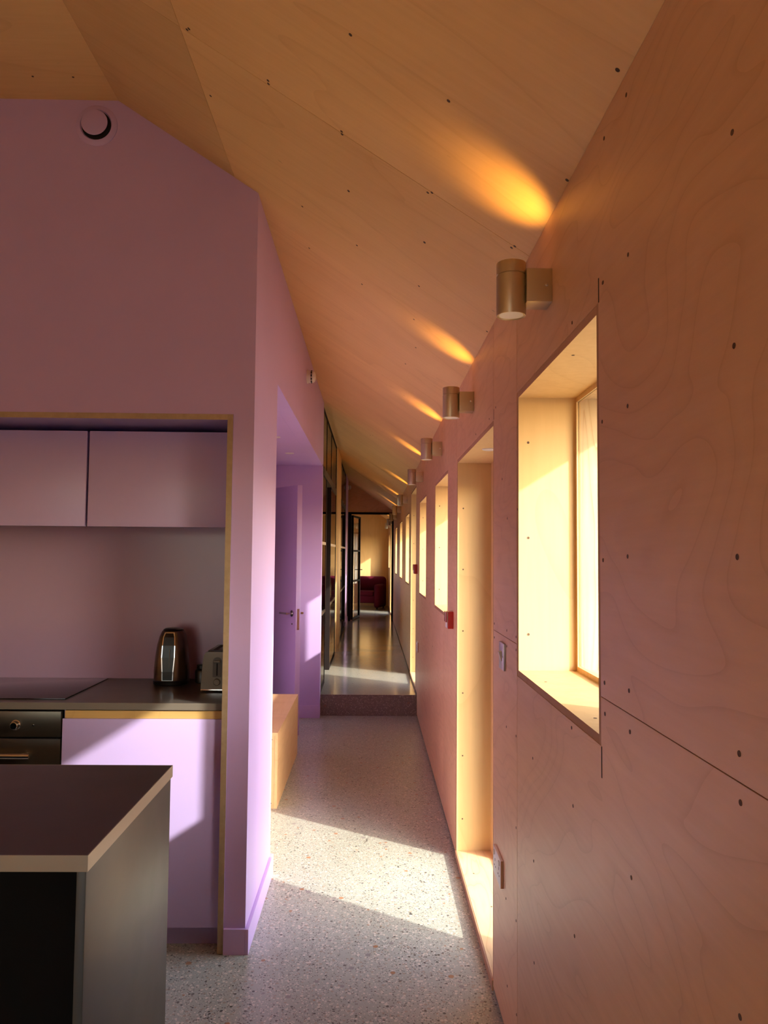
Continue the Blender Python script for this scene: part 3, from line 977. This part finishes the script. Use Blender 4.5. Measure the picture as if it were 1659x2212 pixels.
def follow(name, rows, mat, parent, half):
    """strip that follows the kettle's front: rows (z, ry)"""
    bm = bmesh.new()
    a = [[bm.verts.new((x * hw / half, -(ry + dy), z)) for x in (-half, half)] for z, ry, dy, hw in rows]
    for p, q in zip(a, a[1:]):
        bm.faces.new((p[0], p[1], q[1], q[0]))
    ret = bmesh.ops.extrude_face_region(bm, geom=list(bm.faces))
    bmesh.ops.translate(bm, verts=[g for g in ret['geom'] if isinstance(g, bmesh.types.BMVert)], vec=(0, 0.012, 0))
    return link(name, bm, mat, parent, smooth=False)


gp = follow('grip_panel', [(0.024, 0.072, 0.003, 0.020), (0.06, 0.072, 0.003, 0.021), (0.12, 0.068, 0.004, 0.025), (0.17, 0.062, 0.004, 0.024), (0.205, 0.055, 0.004, 0.022), (0.222, 0.048, 0.003, 0.016)], 'black_plastic', t, 0.02)
follow('grip_trim', [(0.022, 0.072, 0.0015, 0.024), (0.06, 0.072, 0.0015, 0.025), (0.12, 0.068, 0.002, 0.029), (0.17, 0.062, 0.002, 0.028), (0.205, 0.055, 0.002, 0.026), (0.226, 0.047, 0.0015, 0.021)], 'chrome', t, 0.02)
box('level_mark', 0.006, 0.008, -0.0745, -0.072, 0.075, 0.155, 'kettle_metal', gp)
# toaster
t = tag(empty('toaster', (-0.628, 3.20, 0.9118)), 'taupe two-slot toaster against the end of the alcove', 'toaster')
bm = bmesh.new()
hw = 0.062
prof = [(-0.066, 0.012), (-0.0655, 0.03), (-0.060, 0.12), (-0.056, 0.150), (-0.050, 0.160), (-0.040, 0.164), (0.040, 0.164), (0.050, 0.160), (0.056, 0.150), (0.060, 0.12), (0.0655, 0.03), (0.066, 0.012)]
lo = [bm.verts.new((x, 0.0, z)) for x, z in prof]
hi = [bm.verts.new((x, 0.25, z)) for x, z in prof]
bm.faces.new(lo)
bm.faces.new(hi[::-1])
for i in range(len(prof)):
    j = (i + 1) % len(prof)
    bm.faces.new((lo[i], hi[i], hi[j], lo[j]))
tb = link('toaster_body', bm, 'toaster', t, smooth=True)
box('top_plate', -0.042, 0.042, 0.02, 0.23, 0.1642, 0.1675, 'black_plastic', t, bevel=0.001)
for x in (-0.018, 0.018):
    box('bread_slot', x - 0.009, x + 0.009, 0.045, 0.205, 0.1676, 0.1682, 'dark', t)
bm = bmesh.new()
ar = [(-0.018, 0.062), (0.018, 0.062), (0.018, 0.125)] + [(0.018 * math.cos(a), 0.125 + 0.018 * math.sin(a)) for a in [math.pi * i / 10 for i in range(1, 10)]] + [(-0.018, 0.125)]
lo = [bm.verts.new((x, -0.002, z)) for x, z in ar]
hi = [bm.verts.new((x, 0.003, z)) for x, z in ar]
bm.faces.new(lo)
bm.faces.new(hi[::-1])
for i in range(len(ar)):
    j = (i + 1) % len(ar)
    bm.faces.new((lo[i], hi[i], hi[j], lo[j]))
pn = link('lever_panel', bm, 'toaster_dark', t)
box('lever_slot', -0.0025, 0.0025, -0.0028, -0.0015, 0.068, 0.118, 'dark', pn)
box('lever', -0.013, 0.013, -0.014, -0.002, 0.122, 0.130, 'toaster', pn, bevel=0.002)
lathe('browning_dial', (0, 0, 0.042), (0, -1, 0), [(0, 0.0145), (0.008, 0.0135), (0.010, 0.011), (0.010, 0.001)], 'toaster', t, 28)
box('chrome_base', -0.066, 0.066, -0.002, 0.252, 0.005, 0.012, 'chrome', t, bevel=0.001)
for x in (-0.05, 0.05):
    for y in (0.02, 0.23):
        cyl('foot', (x, y, 0), (x, y, 0.006), 0.008, 'black_plastic', t, 12)
# black jar between kettle and toaster
t = tag(empty('lidded_jar', (-0.742, 3.44, 0.9118)), 'small black lidded jar half hidden behind the toaster', 'jar')
lathe('jar_body', (0, 0, 0), (0, 0, 1), [(0, 0.026), (0.003, 0.029), (0.05, 0.030), (0.058, 0.026), (0.060, 0.022)], 'black_plastic', t, 24)
lathe('jar_lid', (0, 0, 0.0605), (0, 0, 1), [(0, 0.021), (0.002, 0.023), (0.016, 0.023), (0.018, 0.020)], 'black_plastic', t, 24)

# ================================================================== island
IX, IY0, IY1, IZ = -0.530, 1.497, 2.120, 0.910
t = tag(empty('island_worktop', (0, 0, 0)), 'dark brown island worktop with brushed metal edges', 'worktop')
box('top_slab', -2.6, IX - 0.0025, IY0 + 0.0025, IY1 - 0.0025, IZ - 0.030, IZ, 'top_dark', t)
box('edge_strip', -2.6, IX, IY0, IY0 + 0.0024, IZ - 0.030, IZ + 0.0003, 'top_edge', t)
box('edge_strip', IX - 0.0024, IX, IY0 + 0.0025, IY1, IZ - 0.030, IZ + 0.0003, 'top_edge', t)
box('edge_strip', -2.6, IX - 0.0025, IY1 - 0.0024, IY1, IZ - 0.030, IZ + 0.0003, 'top_edge', t)
t = tag(empty('island_cabinet', (0, 0, 0)), 'black kitchen island cabinet with a charcoal end panel', 'cabinet')
box('end_panel', IX - 0.022, IX - 0.004, IY0 + 0.004, IY1 - 0.004, 0.0, IZ - 0.0305, 'grey_panel', t, bevel=0.0008)
box('carcass', -2.595, IX - 0.0225, IY0 + 0.045, IY1 - 0.006, 0.09, IZ - 0.0305, 'black_matt', t)
for i in range(3):
    x1 = IX - 0.025 - i * 0.68
    box('front_panel', x1 - 0.675, x1, IY0 + 0.024, IY0 + 0.0445, 0.092, IZ - 0.034, 'black_matt', t, bevel=0.001)
box('plinth', -2.59, IX - 0.023, IY0 + 0.08, IY0 + 0.095, 0, 0.09, 'black_matt', t)

# ================================================================== bench and door in the recess
t = tag(empty('plywood_bench', (-0.535, 4.568, 0)), 'low plywood box bench tucked into the lilac recess', 'bench')
BW, BL, BH = 0.50, 1.24, 0.435
box('seat_board', -BW, 0, 0, BL, BH - 0.018, BH, 'ply_bench', t, edge=(1, -1, 'ply_bench'))
box('side_panel', -0.018, 0, 0.0, BL, 0, BH - 0.0183, 'ply_bench', t)
box('side_panel', -BW, -BW + 0.018, 0.0, BL, 0, BH - 0.0183, 'ply_bench', t)
ep = box('end_panel', -BW + 0.0185, -0.0185, 0.0015, 0.0195, 0, BH - 0.0185, 'ply_bench', t)
box('end_panel', -BW + 0.0185, -0.0185, BL - 0.018, BL, 0, BH - 0.0185, 'ply_bench', t)
for x, z in ((-0.035, 0.395), (-0.035, 0.03)):
    screw((x, 0.0015, z), (0, -1, 0), t, 0.9)

d2 = struct(empty('door_4', (-1.069, 6.954, 0.0)), 'lilac door standing open in the recess above the bench', 'door')
ang = math.atan2(6.30 - 6.954, -0.609 + 1.069)
d2.rotation_euler = (0, 0, ang)
box('door_leaf', 0.0, 0.80, 0.0, 0.045, 0.012, 2.042, 'lilac', d2, bevel=0.001)
box('lock_plate', 0.8001, 0.8013, 0.012, 0.033, 0.86, 1.03, 'chrome', d2)
for s, y0 in ((-1, 0.0), (1, 0.045)):
    ros = lathe('handle_rose', (0.74, y0, 0.99), (0, s, 0), [(0, 0.026), (0.006, 0.026), (0.008, 0.022)], 'chrome', d2, 24)
    bm = bmesh.new()
    add_cyl(bm, (0.74, y0 + s * 0.008, 0.99), (0.74, y0 + s * 0.05, 0.99), 0.009, seg=14)
    add_cyl(bm, (0.745, y0 + s * 0.05, 0.99), (0.625, y0 + s * 0.05, 0.99), 0.009, seg=14)
    link('lever_handle', bm, 'chrome', d2, smooth=True)
    lathe('keyhole', (0.74, y0, 0.905), (0, s, 0), [(0, 0.007), (0.002, 0.006)], 'dark', d2, 12)
for z in (0.25, 1.02, 1.80):
    cyl('hinge', (-0.004, 0.05, z - 0.05), (-0.004, 0.05, z + 0.05), 0.007, 'chrome', d2, 12)


# ================================================================== black steel glazed screens
def screen(name, y0, y1, mull, label, bars, gap=None):
    t = tag(empty(name, (0, 0, 0)), label, 'glazed screen', 'black steel screens along the raised corridor')
    xa, xb = LX - 0.05, LX - 0.002
    top = cz(LX) - 0.03
    tr = 2.255
    g = 0.022
    box('outer_post', xa, xb, y0, y0 + 0.05, UP, top, 'steel_black', t)
    box('outer_post', xa, xb, y1 - 0.09, y1, UP, top, 'steel_black', t)
    box('head_bar', xa, xb, y0 + 0.05, y1 - 0.09, top - 0.035, top, 'steel_black', t)
    box('transom', xa - 0.004, xb + 0.006, y0 + 0.05, y1 - 0.09, tr - 0.03, tr + 0.045, 'steel_brown', t)
    ys = [y0 + 0.05] + list(mull) + [y1 - 0.09]
    for m_ in mull:
        box('mullion', xa, xb, m_ - g, m_ + g, UP, top - 0.035, 'steel_black', t)
    for i, (a, b) in enumerate(zip(ys, ys[1:])):
        aa = a + (g if i else 0)
        bb_ = b - (g if i < len(ys) - 2 else 0)
        box('pane', LX - 0.010, LX - 0.005, aa, bb_, tr + 0.045, top - 0.035, 'glass', t)
        if gap == i:
            continue
        zs = [UP + 0.05] + bars + [tr - 0.03]
        box('bottom_rail', xa, xb, aa, bb_, UP, UP + 0.05, 'steel_black', t)
        for z in bars:
            box('glazing_bar', xa, xb, aa, bb_, z - 0.014, z + 0.014, 'steel_brown' if z < 1.2 else 'pale_bar', t)
        for j, (za, zb) in enumerate(zip(zs, zs[1:])):
            box('pane', LX - 0.010, LX - 0.005, aa, bb_, za + (0.014 if j else 0), zb - (0.014 if j < len(zs) - 2 else 0), 'glass', t)
    return t


screen('steel_screen', STEP + 0.01, 9.93, (7.77, 8.66), 'black steel glazed screen with an open door beside the concrete step', [0.915, 1.58], gap=1)
screen('steel_screen', 11.43, 13.60, (12.20, 12.95), 'black steel glazed screen between the plywood pier and the lilac wall', [0.915, 1.58])
# its door leaf, swung open into the room
dl = struct(empty('door_5', (LX - 0.06, 8.615, UP)), 'black steel glass door leaf swung into the room behind the screen', 'door')
dl.rotation_euler = (0, 0, math.radians(184))
for x in (0.0, 0.79):
    box('leaf_stile', x, x + 0.055, -0.045, 0.0, 0.015, 2.02, 'steel_black', dl)
for z in (0.015, 0.71, 1.375, 1.97):
    box('leaf_rail', 0.055, 0.79, -0.043, -0.002, z, z + 0.05, 'steel_black' if z != 1.375 else 'pale_bar', dl)
for za, zb in ((0.065, 0.71), (0.76, 1.375), (1.425, 1.97)):
    box('pane', 0.055, 0.79, -0.025, -0.020, za, zb, 'glass', dl)
box('pull_handle', 0.0, 0.018, 0.0, 0.02, 0.35, 1.75, 'chrome', dl)

# shelves on the cross wall behind the screen
for z, lb in ((0.62, 'low pale shelf on the cross wall behind the steel screen'), (1.66, 'high pale shelf on the cross wall behind the steel screen')):
    t = tag(empty('wall_shelf', (-1.3, 11.36, z)), lb, 'shelf', 'shelves behind the steel screen')
    box('board', -0.75, 0.70, -0.24, 0, 0, 0.03, 'pale_bar', t)
    for x in (-0.6, 0.5):
        box('bracket', x - 0.012, x + 0.012, -0.2, 0, -0.13, 0, 'steel_black', t)

# steel door at the end of the corridor
fd = struct(empty('door_6'), 'black steel framed glass door standing open at the corridor end', 'door')
EH = 2.285
box('frame_post', LX + 0.001, LX + 0.065, ENDY - 0.02, ENDY + 0.05, UP, EH, 'steel_black', fd)
box('frame_post', WX - 0.035, WX - 0.001, ENDY - 0.02, ENDY + 0.05, UP, EH, 'steel_black', fd)
box('frame_head', LX + 0.065, WX - 0.035, ENDY - 0.02, ENDY + 0.05, EH - 0.04, EH, 'steel_black', fd)
hx, hy = LX + 0.085, ENDY + 0.06
la = math.atan2(15.80 - hy, -0.235 - hx)
lw = 0.80
lf = empty('door_leaf', (hx, hy, 0), la)
lf.parent = fd
LT = EH - 0.055
bm = bmesh.new()
add_box(bm, 0, 0.035, -0.02, 0.02, UP + 0.012, LT)
add_box(bm, lw - 0.055, lw, -0.02, 0.02, UP + 0.012, LT)
for z in (UP + 0.012, 0.93, 1.52, LT - 0.035):
    add_box(bm, 0.035, lw - 0.055, -0.019, 0.019, z, z + 0.035)
link('leaf_frame', bm, 'steel_black', lf)
for za, zb in ((UP + 0.047, 0.93), (0.965, 1.52), (1.555, LT - 0.035)):
    box('pane', 0.035, lw - 0.055, -0.002, 0.002, za, zb, 'glass', lf)
bm = bmesh.new()
for s in (-1, 1):
    add_cyl(bm, (lw - 0.03, s * 0.02, 1.16), (lw - 0.03, s * 0.06, 1.16), 0.008, seg=12)
    add_cyl(bm, (lw - 0.03, s * 0.06, 1.16), (lw - 0.15, s * 0.06, 1.16), 0.008, seg=12)
link('lever_handle', bm, 'steel_black', lf, smooth=True)

# ================================================================== far room
t = tag(empty('armchair', (-0.07, 18.60, UP), math.radians(-16)), 'burgundy upholstered armchair against the plywood end wall', 'armchair')


def soft(name, x0, x1, y0, y1, z0, z1, bev, parent, mat='burgundy'):
    bm = bmesh.new()
    add_box(bm, x0, x1, y0, y1, z0, z1)
    bmesh.ops.bevel(bm, geom=list(bm.edges), offset=bev, segments=5, profile=0.5, affect='EDGES')
    return link(name, bm, mat, parent, smooth=True)


soft('base', -0.28, 0.28, -0.36, 0.30, 0.13, 0.30, 0.03, t)
soft('seat_cushion', -0.24, 0.24, -0.38, 0.20, 0.29, 0.41, 0.045, t)
soft('arm', -0.38, -0.24, -0.37, 0.32, 0.10, 0.57, 0.06, t)
soft('arm', 0.24, 0.38, -0.37, 0.32, 0.02, 0.57, 0.06, t)
bk = soft('backrest', -0.35, 0.38, 0.16, 0.36, 0.28, 0.745, 0.09, t)
for x in (-0.31, 0.31):
    for y in (-0.30, 0.27):
        cyl('leg', (x, y, 0), (x, y, 0.13), 0.018, 'steel_black', t, 12, r1=0.024)
t = tag(empty('curtain', (0, 0, 0)), 'pale curtain hanging in folds at the end wall window', 'curtain')
bm = bmesh.new()
N = 70
fr_, bk_ = [], []
for i in range(N + 1):
    x = -1.22 + 0.90 * i / N
    yv = FARY - 0.04 + 0.016 * math.sin(i * 0.95) + 0.008 * math.sin(i * 0.41)
    fr_.append([bm.verts.new((x, yv, z)) for z in (0.46, 1.98)])
    bk_.append([bm.verts.new((x, yv + 0.003, z)) for z in (0.46, 1.98)])
for i in range(N):
    bm.faces.new((fr_[i][0], fr_[i + 1][0], fr_[i + 1][1], fr_[i][1]))
    bm.faces.new((bk_[i][0], bk_[i][1], bk_[i + 1][1], bk_[i + 1][0]))
link('cloth', bm, 'curtain', t, smooth=True)
cyl('rod', (-1.28, FARY - 0.04, 2.0), (-0.30, FARY - 0.04, 2.0), 0.01, 'steel_black', t, 12)
